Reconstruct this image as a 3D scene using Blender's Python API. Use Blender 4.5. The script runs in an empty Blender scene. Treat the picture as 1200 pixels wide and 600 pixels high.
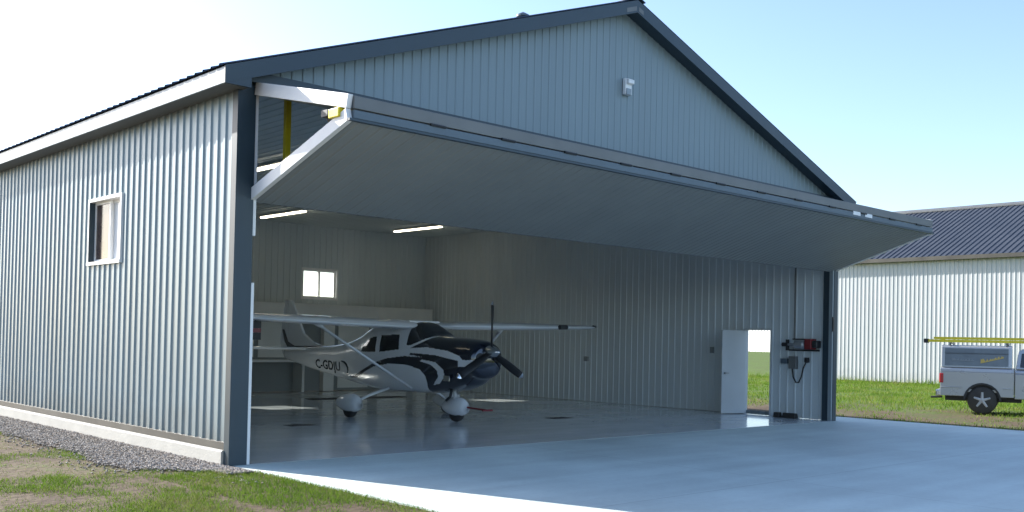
import bpy, math, random
from mathutils import Vector, Matrix, noise
R = math.radians
random.seed(7)
S = bpy.context.scene
COL = S.collection

# ------------------------------------------------------------------ camera
cam_d = bpy.data.cameras.new('camera'); cam = bpy.data.objects.new('camera', cam_d); COL.objects.link(cam)
cam_d.sensor_width = 36.0; cam_d.lens = 1183.08 / 1200 * 36
cam_d.shift_y = 77.8 / 1200
cam_d.clip_start = 0.1; cam_d.clip_end = 6000
r_ = Vector((0.73160228, -0.68138225, 0.02182514)); u_ = Vector((-0.02812961, 0.00181511, 0.99960264))
f_ = Vector((0.68115111, 0.7319255, 0.01783908))
m = Matrix.Identity(4)
for i in range(3):
    m[i][0] = r_[i]; m[i][1] = u_[i]; m[i][2] = -f_[i]
m.translation = (-6.32091, -12.14166, 1.71322)
cam.matrix_world = m
S.camera = cam

# ------------------------------------------------------------------ light
SUN_EL, SUN_AZ = 27.0, math.atan2(-0.30, 1.0)      # azimuth from +y towards +x
sd = Vector((math.sin(SUN_AZ) * math.cos(R(SUN_EL)), math.cos(SUN_AZ) * math.cos(R(SUN_EL)), math.sin(R(SUN_EL))))
W = bpy.data.worlds.new('World'); S.world = W; W.use_nodes = True
nt = W.node_tree
sky = nt.nodes.new('ShaderNodeTexSky'); sky.sky_type = 'NISHITA'; sky.sun_disc = False
sky.sun_elevation = R(SUN_EL); sky.sun_rotation = SUN_AZ
sky.air_density = 1.0; sky.dust_density = 1.0; sky.ozone_density = 1.2; sky.altitude = 50
bg = nt.nodes['Background']; bg.inputs['Strength'].default_value = 0.115
tint = nt.nodes.new('ShaderNodeVectorMath'); tint.operation = 'MULTIPLY'; tint.inputs[1].default_value = (.89, .925, 1.03)   # summer haze, less green
nt.links.new(sky.outputs[0], tint.inputs[0]); nt.links.new(tint.outputs[0], bg.inputs[0])
sl = bpy.data.lights.new('sun', 'SUN'); sl.energy = 4.6; sl.angle = R(0.5); sl.color = (1, .96, .90)
so = bpy.data.objects.new('sun', sl); COL.objects.link(so)
so.rotation_euler = sd.to_track_quat('Z', 'Y').to_euler(); so.location = (-20, 40, 40)
S.view_settings.view_transform = 'Standard'; S.view_settings.look = 'None'
S.view_settings.exposure = 1.45; S.view_settings.gamma = 1
S.view_settings.use_curve_mapping = False

# ------------------------------------------------------------------ materials
def mat(name, col, rough=.5, metal=0.0, noise_amt=0.0, scale=3.0, bump=0.0, bscale=40.0, coat=0.0, spec=.5, streak=0.0, emit=None):
    M = bpy.data.materials.new(name); M.use_nodes = True
    n = M.node_tree.nodes; l = M.node_tree.links; b = n['Principled BSDF']
    b.inputs['Base Color'].default_value = (*col, 1); b.inputs['Roughness'].default_value = rough
    b.inputs['Metallic'].default_value = metal; b.inputs['Specular IOR Level'].default_value = spec
    if coat: b.inputs['Coat Weight'].default_value = coat; b.inputs['Coat Roughness'].default_value = .05
    tc = n.new('ShaderNodeTexCoord')
    if noise_amt:
        t = n.new('ShaderNodeTexNoise'); t.inputs['Scale'].default_value = scale; t.inputs['Detail'].default_value = 6
        if streak:
            mp = n.new('ShaderNodeMapping'); mp.inputs['Scale'].default_value = (1, 1, streak)
            l.new(tc.outputs['Object'], mp.inputs[0]); l.new(mp.outputs[0], t.inputs[0])
        else: l.new(tc.outputs['Object'], t.inputs[0])
        rp = n.new('ShaderNodeMapRange'); rp.inputs[1].default_value = .3; rp.inputs[2].default_value = .7
        rp.inputs[3].default_value = 1 - noise_amt; rp.inputs[4].default_value = 1 + noise_amt * .6
        l.new(t.outputs[0], rp.inputs[0])
        mx = n.new('ShaderNodeVectorMath'); mx.operation = 'SCALE'; mx.inputs[0].default_value = col
        l.new(rp.outputs[0], mx.inputs['Scale']); l.new(mx.outputs[0], b.inputs['Base Color'])
        rr = n.new('ShaderNodeMapRange'); rr.inputs[3].default_value = max(0, rough - .08); rr.inputs[4].default_value = rough + .1
        l.new(t.outputs[0], rr.inputs[0]); l.new(rr.outputs[0], b.inputs['Roughness'])
    if bump:
        t2 = n.new('ShaderNodeTexNoise'); t2.inputs['Scale'].default_value = bscale; t2.inputs['Detail'].default_value = 5
        l.new(tc.outputs['Object'], t2.inputs[0])
        bp = n.new('ShaderNodeBump'); bp.inputs['Strength'].default_value = bump; bp.inputs['Distance'].default_value = .02
        l.new(t2.outputs[0], bp.inputs['Height']); l.new(bp.outputs[0], b.inputs['Normal'])
    if emit:
        b.inputs['Emission Color'].default_value = (*emit[0], 1); b.inputs['Emission Strength'].default_value = emit[1]
    return M

M = {}
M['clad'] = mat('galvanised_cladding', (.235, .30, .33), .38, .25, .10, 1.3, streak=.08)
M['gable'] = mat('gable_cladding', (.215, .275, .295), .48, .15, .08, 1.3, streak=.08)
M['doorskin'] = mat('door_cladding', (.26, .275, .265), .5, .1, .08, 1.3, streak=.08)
M['liner'] = mat('white_liner', (.57, .625, .635), .45, 0, .06, 1.2, streak=.1)
M['navy'] = mat('navy_trim', (.028, .050, .066), .42, 0, .12, 2)
M['roof'] = mat('navy_roof', (.05, .065, .095), .38, 0, .15, 1.5)
M['fascia'] = mat('pale_fascia', (.25, .295, .315), .35, .1, .05, 1)
M['white'] = mat('white_paint', (.80, .80, .78), .35, 0, .05, 3)
M['doorwhite'] = mat('door_white', (.48, .51, .52), .4, 0, .04, 2)
M['panel_edge'] = mat('grey_edge', (.155, .16, .155), .45, .2, .15, 2)
M['panel_blue'] = mat('blue_grey_edge', (.10, .135, .16), .45, .2, .12, 2)
M['black'] = mat('black_rubber', (.03, .029, .028), .6, 0, .2, 8)
M['dark'] = mat('dark_metal', (.04, .042, .045), .4, .4, .2, 6)
M['yellow'] = mat('yellow_paint', (.82, .68, .03), .4, 0, .12, 6)
M['red'] = mat('dark_red_paint', (.19, .016, .02), .4, 0, .15, 6)
M['steel'] = mat('grey_steel', (.38, .39, .40), .35, .7, .1, 6)
M['found'] = mat('foundation_concrete', (.42, .41, .37), .8, 0, .10, 3, bump=.3, bscale=30)
M['tube'] = mat('lit_tube', (1, .95, .8), .4, emit=((1, .92, .72), 2.2))
M['partition'] = mat('partition_white', (.66, .67, .65), .5, 0, .06, 1.5)
M['part_dark'] = mat('partition_grey', (.235, .255, .255), .55, 0, .10, 1.5)
M['plane_white'] = mat('aircraft_white', (.74, .76, .77), .22, 0, .02, 2, coat=.6)
M['plane_dark'] = mat('aircraft_black', (.010, .013, .022), .15, 0, .1, 2, coat=.8)
M['blade_black'] = mat('propeller_black', (.010, .010, .011), .5, 0, .15, 6)
M['tint'] = mat('tinted_glass', (.02, .022, .025), .06, 0, spec=.8)
M['chrome'] = mat('polished_metal', (.6, .6, .6), .18, 1.0)
M['brown_reflection'] = mat('brown_window_reflection', (.10, .07, .06), .12, 0, .3, 3)
M['alloy'] = mat('wheel_alloy', (.48, .49, .50), .38, .35, .1, 8)
M['tyre'] = mat('dusty_tyre', (.055, .051, .046), .75, 0, .2, 8)
M['sunlit_pane'] = mat('sunlit_white_pane', (.75, .76, .76), .12)  # sunlight on the near sash and reveal, painted as a white pane
M['truck'] = mat('silver_paint', (.40, .415, .43), .28, .45, .03, 2, coat=.6)
M['capwin'] = mat('canopy_glass', (.16, .19, .21), .2, 0, .2, 3)
M['taillight'] = mat('red_lens', (.45, .02, .03), .2, coat=.5)
M['logo_yellow'] = mat('yellow_vinyl', (.55, .40, .10), .5)
M['logo_grey'] = mat('grey_vinyl', (.20, .23, .25), .5)
M['neigh'] = mat('pale_cladding', (.46, .48, .48), .4, .15, .08, .8, streak=.1)
M['neighroof'] = mat('slate_blue_roof', (.05, .057, .070), .5, .1, .15, 1)
M['wood'] = mat('brown_eave_trim', (.065, .06, .048), .6, 0, .4, 1.5)

def grime(m_, z0, z1, col):
    n = m_.node_tree.nodes; l = m_.node_tree.links; b = n['Principled BSDF']; src = b.inputs['Base Color'].links[0].from_socket
    tc = n.new('ShaderNodeTexCoord'); sp = n.new('ShaderNodeSeparateXYZ'); l.new(tc.outputs['Object'], sp.inputs[0])
    t = n.new('ShaderNodeTexNoise'); t.inputs['Scale'].default_value = 2.4; t.inputs['Detail'].default_value = 8; l.new(tc.outputs['Object'], t.inputs[0])
    ad = n.new('ShaderNodeMath'); ad.operation = 'MULTIPLY_ADD'; ad.inputs[1].default_value = -1.1; l.new(t.outputs[0], ad.inputs[0]); l.new(sp.outputs[2], ad.inputs[2])
    mr = n.new('ShaderNodeMapRange'); mr.inputs[1].default_value = z0; mr.inputs[2].default_value = z1; mr.inputs[3].default_value = .45; mr.inputs[4].default_value = 0; l.new(ad.outputs[0], mr.inputs[0])
    mx = n.new('ShaderNodeMix'); mx.data_type = 'RGBA'; l.new(mr.outputs[0], mx.inputs['Factor']); l.new(src, mx.inputs['A']); mx.inputs['B'].default_value = (*col, 1)
    l.new(mx.outputs['Result'], b.inputs['Base Color'])
grime(M['clad'], -.5, .25, (.14, .125, .10))
grime(M['neigh'], -.9, .1, (.22, .21, .17))
def glass(name):
    m_ = bpy.data.materials.new(name); m_.use_nodes = True; n = m_.node_tree.nodes; l = m_.node_tree.links
    n.remove(n['Principled BSDF']); out = n['Material Output']
    tr = n.new('ShaderNodeBsdfTransparent'); tr.inputs[0].default_value = (.93, .95, .94, 1)
    gl = n.new('ShaderNodeBsdfGlossy'); gl.inputs['Roughness'].default_value = .02
    fr = n.new('ShaderNodeFresnel'); mx = n.new('ShaderNodeMixShader')
    l.new(fr.outputs[0], mx.inputs[0]); l.new(tr.outputs[0], mx.inputs[1]); l.new(gl.outputs[0], mx.inputs[2]); l.new(mx.outputs[0], out.inputs[0])
    return m_
M['glass'] = glass('clear_glass')

def concrete(name, base, rough, stain, joints, coat=0.0):
    m_ = bpy.data.materials.new(name); m_.use_nodes = True; n = m_.node_tree.nodes; l = m_.node_tree.links; b = n['Principled BSDF']
    tc = n.new('ShaderNodeTexCoord')
    a = n.new('ShaderNodeTexNoise'); a.inputs['Scale'].default_value = .35; a.inputs['Detail'].default_value = 7; a.inputs['Roughness'].default_value = .6
    c = n.new('ShaderNodeTexNoise'); c.inputs['Scale'].default_value = 14; c.inputs['Detail'].default_value = 4
    mp = n.new('ShaderNodeMapping'); mp.inputs['Scale'].default_value = (.25, 2.2, 1); mp.inputs['Rotation'].default_value = (0, 0, R(12))
    w = n.new('ShaderNodeTexNoise'); w.inputs['Scale'].default_value = 1.2; w.inputs['Detail'].default_value = 5
    l.new(tc.outputs['Object'], a.inputs[0]); l.new(tc.outputs['Object'], c.inputs[0]); l.new(tc.outputs['Object'], mp.inputs[0]); l.new(mp.outputs[0], w.inputs[0])
    s1 = n.new('ShaderNodeMath'); s1.operation = 'MULTIPLY_ADD'; s1.inputs[1].default_value = .25; l.new(c.outputs[0], s1.inputs[0]); l.new(a.outputs[0], s1.inputs[2])
    s2 = n.new('ShaderNodeMath'); s2.operation = 'MULTIPLY_ADD'; s2.inputs[1].default_value = .5; l.new(w.outputs[0], s2.inputs[0]); l.new(s1.outputs[0], s2.inputs[2])
    rp = n.new('ShaderNodeMapRange'); rp.inputs[1].default_value = .62; rp.inputs[2].default_value = 1.12; rp.inputs[3].default_value = 1 - stain; rp.inputs[4].default_value = 1 + stain * .5
    l.new(s2.outputs[0], rp.inputs[0])
    mx = n.new('ShaderNodeVectorMath'); mx.operation = 'SCALE'; mx.inputs[0].default_value = base; l.new(rp.outputs[0], mx.inputs['Scale'])
    last = mx.outputs[0]
    if joints:
        sp = n.new('ShaderNodeSeparateXYZ'); l.new(tc.outputs['Object'], sp.inputs[0])
        js = []
        for k in (0, 1):
            d = n.new('ShaderNodeMath'); d.operation = 'PINGPONG'; d.inputs[1].default_value = joints / 2; l.new(sp.outputs[k], d.inputs[0])
            g = n.new('ShaderNodeMath'); g.operation = 'LESS_THAN'; g.inputs[1].default_value = .011; l.new(d.outputs[0], g.inputs[0]); js.append(g)
        mm = n.new('ShaderNodeMath'); mm.operation = 'MAXIMUM'; l.new(js[0].outputs[0], mm.inputs[0]); l.new(js[1].outputs[0], mm.inputs[1])
        k = n.new('ShaderNodeMapRange'); k.inputs[3].default_value = 1; k.inputs[4].default_value = .80; l.new(mm.outputs[0], k.inputs[0])
        m2 = n.new('ShaderNodeVectorMath'); m2.operation = 'SCALE'; l.new(last, m2.inputs[0]); l.new(k.outputs[0], m2.inputs['Scale']); last = m2.outputs[0]
    l.new(last, b.inputs['Base Color'])
    rr = n.new('ShaderNodeMapRange'); rr.inputs[1].default_value = .6; rr.inputs[2].default_value = 1.1; rr.inputs[3].default_value = rough * .75; rr.inputs[4].default_value = rough * 1.2
    l.new(s2.outputs[0], rr.inputs[0]); l.new(rr.outputs[0], b.inputs['Roughness'])
    bp = n.new('ShaderNodeBump'); bp.inputs['Strength'].default_value = .12 if not coat else .015; bp.inputs['Distance'].default_value = .02
    l.new(c.outputs[0], bp.inputs['Height']); l.new(bp.outputs[0], b.inputs['Normal'])
    if coat: b.inputs['Coat Weight'].default_value = coat; b.inputs['Coat Roughness'].default_value = .07
    return m_
M['apron'] = concrete('apron_concrete', (.58, .65, .60), .7, .24, 5.08)
M['epoxy'] = concrete('epoxy_floor', (.66, .70, .71), .2, .10, 0, coat=.5)

def ground_mat():
    m_ = bpy.data.materials.new('grass_ground'); m_.use_nodes = True; n = m_.node_tree.nodes; l = m_.node_tree.links; b = n['Principled BSDF']
    tc = n.new('ShaderNodeTexCoord')
    a = n.new('ShaderNodeTexNoise'); a.inputs['Scale'].default_value = .55; a.inputs['Detail'].default_value = 8; a.inputs['Roughness'].default_value = .65
    c = n.new('ShaderNodeTexNoise'); c.inputs['Scale'].default_value = 9; c.inputs['Detail'].default_value = 6
    l.new(tc.outputs['Object'], a.inputs[0]); l.new(tc.outputs['Object'], c.inputs[0])
    s = n.new('ShaderNodeMath'); s.operation = 'MULTIPLY_ADD'; s.inputs[1].default_value = .55; l.new(c.outputs[0], s.inputs[0]); l.new(a.outputs[0], s.inputs[2])
    s0 = s; s = n.new('ShaderNodeMath'); s.operation = 'SUBTRACT'; s.inputs[1].default_value = .17; l.new(s0.outputs[0], s.inputs[0])
    rp = n.new('ShaderNodeValToRGB'); e = rp.color_ramp.elements
    e[0].position = .42; e[0].color = (.085, .062, .042, 1); e[1].position = .86; e[1].color = (.095, .14, .032, 1)
    x = e.new(.56); x.color = (.12, .092, .058, 1); x = e.new(.70); x.color = (.085, .10, .034, 1)
    # right of the apron and beyond the hangar the turf is fuller
    sp = n.new('ShaderNodeSeparateXYZ'); l.new(tc.outputs['Object'], sp.inputs[0])
    mr = n.new('ShaderNodeMapRange'); mr.inputs[1].default_value = 18.5; mr.inputs[2].default_value = 27; mr.inputs[3].default_value = -.10; mr.inputs[4].default_value = .23
    l.new(sp.outputs[0], mr.inputs[0])
    ad = n.new('ShaderNodeMath'); ad.operation = 'ADD'; l.new(s.outputs[0], ad.inputs[0]); l.new(mr.outputs[0], ad.inputs[1])
    l.new(ad.outputs[0], rp.inputs[0]); l.new(rp.outputs[0], b.inputs['Base Color'])
    b.inputs['Roughness'].default_value = .9; b.inputs['Specular IOR Level'].default_value = .15
    bp = n.new('ShaderNodeBump'); bp.inputs['Strength'].default_value = .7; bp.inputs['Distance'].default_value = .05
    l.new(c.outputs[0], bp.inputs['Height']); l.new(bp.outputs[0], b.inputs['Normal'])
    return m_
M['ground'] = ground_mat()

def scatter_mat(name, cols, rough=.85, transl=0.0):  # transl: light passing through thin blades
    m_ = bpy.data.materials.new(name); m_.use_nodes = True; n = m_.node_tree.nodes; l = m_.node_tree.links; b = n['Principled BSDF']
    g = n.new('ShaderNodeNewGeometry'); rp = n.new('ShaderNodeValToRGB'); e = rp.color_ramp.elements
    e[0].color = (*cols[0], 1); e[1].color = (*cols[-1], 1)
    for i, c in enumerate(cols[1:-1]):
        x = e.new((i + 1) / (len(cols) - 1)); x.color = (*c, 1)
    if transl:      # turf varies in patches as well as blade by blade
        tc = n.new('ShaderNodeTexCoord'); t0 = n.new('ShaderNodeTexNoise'); t0.inputs['Scale'].default_value = .7; t0.inputs['Detail'].default_value = 5
        l.new(tc.outputs['Object'], t0.inputs[0])
        m1 = n.new('ShaderNodeMath'); m1.operation = 'MULTIPLY_ADD'; m1.inputs[1].default_value = 2.2; m1.inputs[2].default_value = -.9; l.new(t0.outputs[0], m1.inputs[0])
        m2 = n.new('ShaderNodeMath'); m2.operation = 'MULTIPLY_ADD'; m2.inputs[1].default_value = .6; l.new(g.outputs['Random Per Island'], m2.inputs[0]); l.new(m1.outputs[0], m2.inputs[2])
        l.new(m2.outputs[0], rp.inputs[0])
    else: l.new(g.outputs['Random Per Island'], rp.inputs[0])
    l.new(rp.outputs[0], b.inputs['Base Color'])
    b.inputs['Roughness'].default_value = rough; b.inputs['Specular IOR Level'].default_value = .2
    if transl:
        t = n.new('ShaderNodeBsdfTranslucent'); mx = n.new('ShaderNodeMixShader'); mx.inputs[0].default_value = transl
        l.new(rp.outputs[0], t.inputs[0]); l.new(b.outputs[0], mx.inputs[1]); l.new(t.outputs[0], mx.inputs[2]); l.new(mx.outputs[0], n['Material Output'].inputs[0])
    return m_
M['gravel'] = scatter_mat('gravel_stone', [(.20, .17, .14), (.29, .255, .22), (.42, .385, .345), (.24, .195, .155), (.35, .32, .295)])
M['blade'] = scatter_mat('grass_blade', [(.075, .145, .012), (.11, .195, .018), (.13, .20, .026), (.16, .19, .045), (.22, .18, .09)], transl=.38)
M['blade_far'] = scatter_mat('grass_blade_far', [(.07, .15, .012), (.105, .20, .018), (.14, .23, .025), (.18, .23, .04), (.25, .23, .09)], transl=.4)
M['gravelbed'] = mat('gravel_bed', (.25, .22, .19), .9, 0, .4, 25, bump=.8, bscale=60)

# ------------------------------------------------------------------ mesh helpers
class MB:
    def __init__(s): s.v = []; s.f = []; s.mi = []
    def quad(s, a, b, c, d, k=0):
        i = len(s.v); s.v += [tuple(a), tuple(b), tuple(c), tuple(d)]; s.f.append((i, i+1, i+2, i+3)); s.mi.append(k)
    def poly(s, pts, k=0):
        i = len(s.v); s.v += [tuple(p) for p in pts]; s.f.append(tuple(range(i, i+len(pts)))); s.mi.append(k)
    def box(s, x0, x1, y0, y1, z0, z1, k=0, mat4=None):
        P = [Vector((x, y, z)) for z in (z0, z1) for y in (y0, y1) for x in (x0, x1)]
        if mat4 is not None: P = [mat4 @ p for p in P]
        i = len(s.v); s.v += [tuple(p) for p in P]
        for f in ((0,2,3,1),(4,5,7,6),(0,1,5,4),(2,6,7,3),(0,4,6,2),(1,3,7,5)):
            s.f.append(tuple(i+j for j in f)); s.mi.append(k)
    def prism(s, prof, a, b, place, k=0):
        """closed profile [(p,q)], extruded from a to b; place(p,q,t)->xyz"""
        n = len(prof); i = len(s.v)
        s.v += [tuple(place(p, q, a)) for p, q in prof] + [tuple(place(p, q, b)) for p, q in prof]
        for j in range(n):
            s.f.append((i+j, i+(j+1) % n, i+n+(j+1) % n, i+n+j)); s.mi.append(k)
        s.f.append(tuple(i+j for j in reversed(range(n)))); s.f.append(tuple(i+n+j for j in range(n))); s.mi += [k, k]
    def tube(s, pts, rad, n=10, k=0, caps=True, flat=1.0, up=None):
        """tube through pts, radius number or list; flat<1 squashes along the second axis"""
        pts = [Vector(p) for p in pts]; rads = rad if isinstance(rad, (list, tuple)) else [rad]*len(pts)
        i0 = len(s.v); ref = None
        for j, p in enumerate(pts):
            d = (pts[min(j+1, len(pts)-1)] - pts[max(j-1, 0)]).normalized()
            if ref is None:
                ref = Vector(up) if up else (Vector((0,0,1)) if abs(d.z) < .9 else Vector((1,0,0)))
            a = ref - d*ref.dot(d); a.normalize(); b = d.cross(a); ref = a
            for q in range(n):
                t = 2*math.pi*q/n
                s.v.append(tuple(p + a*math.cos(t)*rads[j] + b*math.sin(t)*rads[j]*flat))
        for j in range(len(pts)-1):
            for q in range(n):
                s.f.append((i0+j*n+q, i0+j*n+(q+1) % n, i0+(j+1)*n+(q+1) % n, i0+(j+1)*n+q)); s.mi.append(k)
        if caps:
            s.f.append(tuple(i0+q for q in reversed(range(n)))); s.f.append(tuple(i0+(len(pts)-1)*n+q for q in range(n))); s.mi += [k, k]
    def lathe(s, prof, c, ax, n=20, k=0, caps=True):
        """prof [(r,t)], around axis ax through c"""
        s.tube([Vector(c)+Vector(ax)*t for r, t in prof], [max(r, .0005) for r, t in prof], n, k, caps)
    def build(s, name, mats, parent=None, smooth=False, bevel=0.0, merge=False):
        me = bpy.data.meshes.new(name); me.from_pydata(s.v, [], s.f); me.update()
        for mm in (mats if isinstance(mats, (list, tuple)) else [mats]): me.materials.append(mm)
        me.polygons.foreach_set('material_index', s.mi)
        if smooth: me.polygons.foreach_set('use_smooth', [True]*len(me.polygons))
        o = bpy.data.objects.new(name, me); COL.objects.link(o)
        if bevel:
            b = o.modifiers.new('bevel', 'BEVEL'); b.width = bevel; b.segments = 2; b.limit_method = 'ANGLE'
        if parent:
            o.parent = parent; o.matrix_parent_inverse = parent_inv(parent)
        return o
def parent_inv(p):
    mt = Matrix.Identity(4); q = p
    chain = []
    while q: chain.append(q); q = q.parent
    for q in reversed(chain):
        mt = mt @ q.matrix_parent_inverse @ Matrix.LocRotScale(q.location, q.rotation_euler, q.scale)
    return mt.inverted()
def tag(o, label, cat, group=None):
    o['label'] = label; o['category'] = cat
    if group: o['group'] = group
    return o
def thing(name, label, cat, loc=(0,0,0), rz=0, group=None):
    o = bpy.data.objects.new(name, None); COL.objects.link(o); o.location = loc; o.rotation_euler = (0,0,rz); o.empty_display_size = .3
    return tag(o, label, cat, group)
def struct(o): o['kind'] = 'structure'; return o
def stuff(o, label, cat):
    o['kind'] = 'stuff'; return tag(o, label, cat)
def copy_tree(o, parent=None):
    c = o.copy(); COL.objects.link(c)
    if parent: c.parent = parent
    for ch in list(o.children): copy_tree(ch, c)
    return c

def ribbed(mb, u0, u1, pitch, place, z0, z1, holes=(), h=.022, wb=.055, wt=.025, extra=()):
    """sheet of trapezoid ribs along u; place(u, d, z) -> xyz, d = how far the sheet stands out; z0, z1 numbers or functions of u"""
    fz0 = z0 if callable(z0) else (lambda u: z0); fz1 = z1 if callable(z1) else (lambda u: z1)
    prof = []
    c = u0 + pitch*.5
    brk = sorted(set([x for hl in holes for x in hl[:2]] + list(extra)))
    prof.append((u0, 0.0))
    while c < u1:
        for du, d in ((-wb/2, 0), (-wt/2, h), (wt/2, h), (wb/2, 0)):
            if u0 < c+du < u1: prof.append((c+du, d))
        c += pitch
    prof.append((u1, 0.0))
    for b in brk:
        for j in range(len(prof)-1):
            (a, da), (e, de) = prof[j], prof[j+1]
            if a + 1e-6 < b < e - 1e-6:
                prof.insert(j+1, (b, da + (de-da)*(b-a)/(e-a))); break
    for j in range(len(prof)-1):
        (a, da), (b, db) = prof[j], prof[j+1]
        mid = (a+b)/2
        hs = sorted([(hz0, hz1) for ha, hb, hz0, hz1 in holes if ha < mid < hb])
        def strip(la, lb, ha_, hb_):
            mb.quad(place(a, da, la), place(b, db, lb), place(b, db, hb_), place(a, da, ha_))
        lo_a, lo_b = fz0(a), fz0(b)
        for hz0, hz1 in hs:
            strip(lo_a, lo_b, hz0, hz0); lo_a = lo_b = hz1
        strip(lo_a, lo_b, fz1(a), fz1(b))

# ------------------------------------------------------------------ ground
WX, D, HE = 15.30, 15.70, 4.90        # hangar width, depth, soffit height
g = MB()
for (xa, za), (xb, zb_) in (((-1500, -.02), (.3, -.02)), ((.3, -.02), (16.2, -.11)), ((16.2, -.11), (1500, -.11))):
    g.quad((xa, -1500, za), (xb, -1500, zb_), (xb, 1500, zb_), (xa, 1500, za))
struct(g.build('ground', M['ground']))
a = MB()
N = 46
edge = []
for i in range(N+1):
    y = -24 + 23.97*i/N
    edge.append((.04 + .03*noise.noise((y*1.3, 0, 0)) + .015*noise.noise((y*6, 3, 0)), y))
for i in range(N):
    a.quad((edge[i][0], edge[i][1], 0), (15.36, edge[i][1], 0), (15.36, edge[i+1][1], 0), (edge[i+1][0], edge[i+1][1], 0))
    a.quad((edge[i][0], edge[i][1], -.12), (edge[i][0], edge[i][1], 0), (edge[i+1][0], edge[i+1][1], 0), (edge[i+1][0], edge[i+1][1], -.12))
AX = 17.1
a.quad((15.36, -24, 0), (AX, -24, -.03), (AX, .9, -.03), (15.36, .9, 0))
a.quad((AX, -24, -.03), (AX, -24, -.16), (AX, .9, -.16), (AX, .9, -.03)); a.quad((15.36, .9, 0), (AX, .9, -.03), (AX, .9, -.16), (15.36, .9, -.16))
struct(a.build('apron', M['apron']))
fl = MB(); fl.box(0, WX, -.02, D, -.14, .002); struct(fl.build('floor', M['epoxy']))

# gravel strip along the left wall
gv = MB()
def gw(y): return -.12 - (.95 + .28*noise.noise((y*.5, 5, 0)) + .12*noise.noise((y*2.3, 1, 0))) * min(1, max(.25, (y+.75)/1.2))
ys = [-.7 + i*.2 for i in range(90)]
for y0, y1 in zip(ys, ys[1:]):
    gv.quad((gw(y0), y0, -.012), (.02, y0, .0), (.02, y1, .0), (gw(y1), y1, -.012))
struct(gv.build('gravel_strip', M['gravelbed']))
ICO = [Vector(p).normalized() for p in ((0,0,1),(.9,0,.4),(.28,.85,.4),(-.72,.53,.4),(-.72,-.53,.4),(.28,-.85,.4),(0,0,-.6))]
ICF = [(0,1,2),(0,2,3),(0,3,4),(0,4,5),(0,5,1),(6,2,1),(6,3,2),(6,4,3),(6,5,4),(6,1,5)]
def stone(mb, p, r):
    i = len(mb.v); rz = random.random()*6.28; sx, sy, sz = random.uniform(.7, 1.3), random.uniform(.7, 1.3), random.uniform(.5, .9)
    c, s = math.cos(rz), math.sin(rz)
    for q in ICO:
        k = r*random.uniform(.8, 1.2); x, y, z = q.x*sx*k, q.y*sy*k, q.z*sz*k
        mb.v.append((p[0]+c*x-s*y, p[1]+s*x+c*y, p[2]+z))
    for f in ICF: mb.f.append(tuple(i+j for j in f)); mb.mi.append(0)
st = MB()
for _ in range(24000):
    y = -.75 + 11.5*random.random()**1.25
    w = gw(y); x = random.uniform(w-.08, -.075)
    if random.random() < .5 and x < w + .1: continue
    stone(st, (x, y, .002 + random.uniform(-.006, .01)), random.uniform(.008, .023))
for _ in range(500):
    y = random.uniform(-1.6, 8); x = gw(max(y, -.6)) - abs(random.gauss(0, .25))
    stone(st, (x, y, -.01), random.uniform(.010, .024))
stuff(st.build('gravel', M['gravel']), 'grey gravel stones in a strip along the foundation of the left wall', 'gravel')

def blades(mb, n, sample, hmin, hmax, w, lean=.5):
    k = 0
    while k < n:
        s = sample()
        if s is None: continue
        x, y, hs = s; k += 1
        h = random.uniform(hmin, hmax)*hs; t = random.random()*6.283; ww = w*random.uniform(.6, 1.3)
        dx, dy = math.cos(t)*ww, math.sin(t)*ww; lx, ly = random.gauss(0, lean)*h, random.gauss(0, lean)*h
        i = len(mb.v); z = -.02 if x < 5 else -.115
        mb.v += [(x-dx, y-dy, z), (x+dx, y+dy, z), (x+dx*.6+lx*.4, y+dy*.6+ly*.4, z+h*.6), (x-dx*.6+lx*.4, y-dy*.6+ly*.4, z+h*.6), (x+lx, y+ly, z+h)]
        mb.f += [(i, i+1, i+2, i+3), (i+3, i+2, i+4)]; mb.mi += [0, 0]
def patch(x, y, s=.55): return noise.fractal((x*s, y*s, 2.2), 1.0, 2.0, 5)
def near_s():
    y = random.uniform(-7.5, 9); x = random.uniform(-4.5, .1)
    lim = gw(max(y, -.6)) if y > -.7 else .05
    if x > lim: return None
    pd = patch(x, y) + .25*noise.noise((x*3, y*3, 9))
    if y < -.4 and x > -1.2: pd += .35
    if random.random() > .05 + max(0, pd-.05)*1.6: return None
    return x, y, .8 + max(0, pd)*.9
gr = MB(); blades(gr, 48000, near_s, .018, .045, .0034, .7)
stuff(gr.build('grass', M['blade']), 'patchy short grass and bare earth in front of the left wall', 'grass')
def far_s():
    x = random.uniform(17.2, 44.8); y = random.uniform(-14, 27)
    pd = patch(x, y, .3)
    edge_ = min(1, max(0, (x-19.5)/6))
    wall_ = 1 if x > 43.3 else 0
    if not wall_ and random.random() > (.10 + .6*edge_ + pd*.6): return None
    return x, y, (.5 + .5*edge_ + .35*pd + wall_*random.choice((0, .6, 2.2)))
gf = MB(); blades(gf, 105000, far_s, .05, .13, .011, .45)
stuff(gf.build('meadow_grass', M['blade_far']), 'bright green mown grass between the apron and the pale shed', 'grass')

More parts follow.
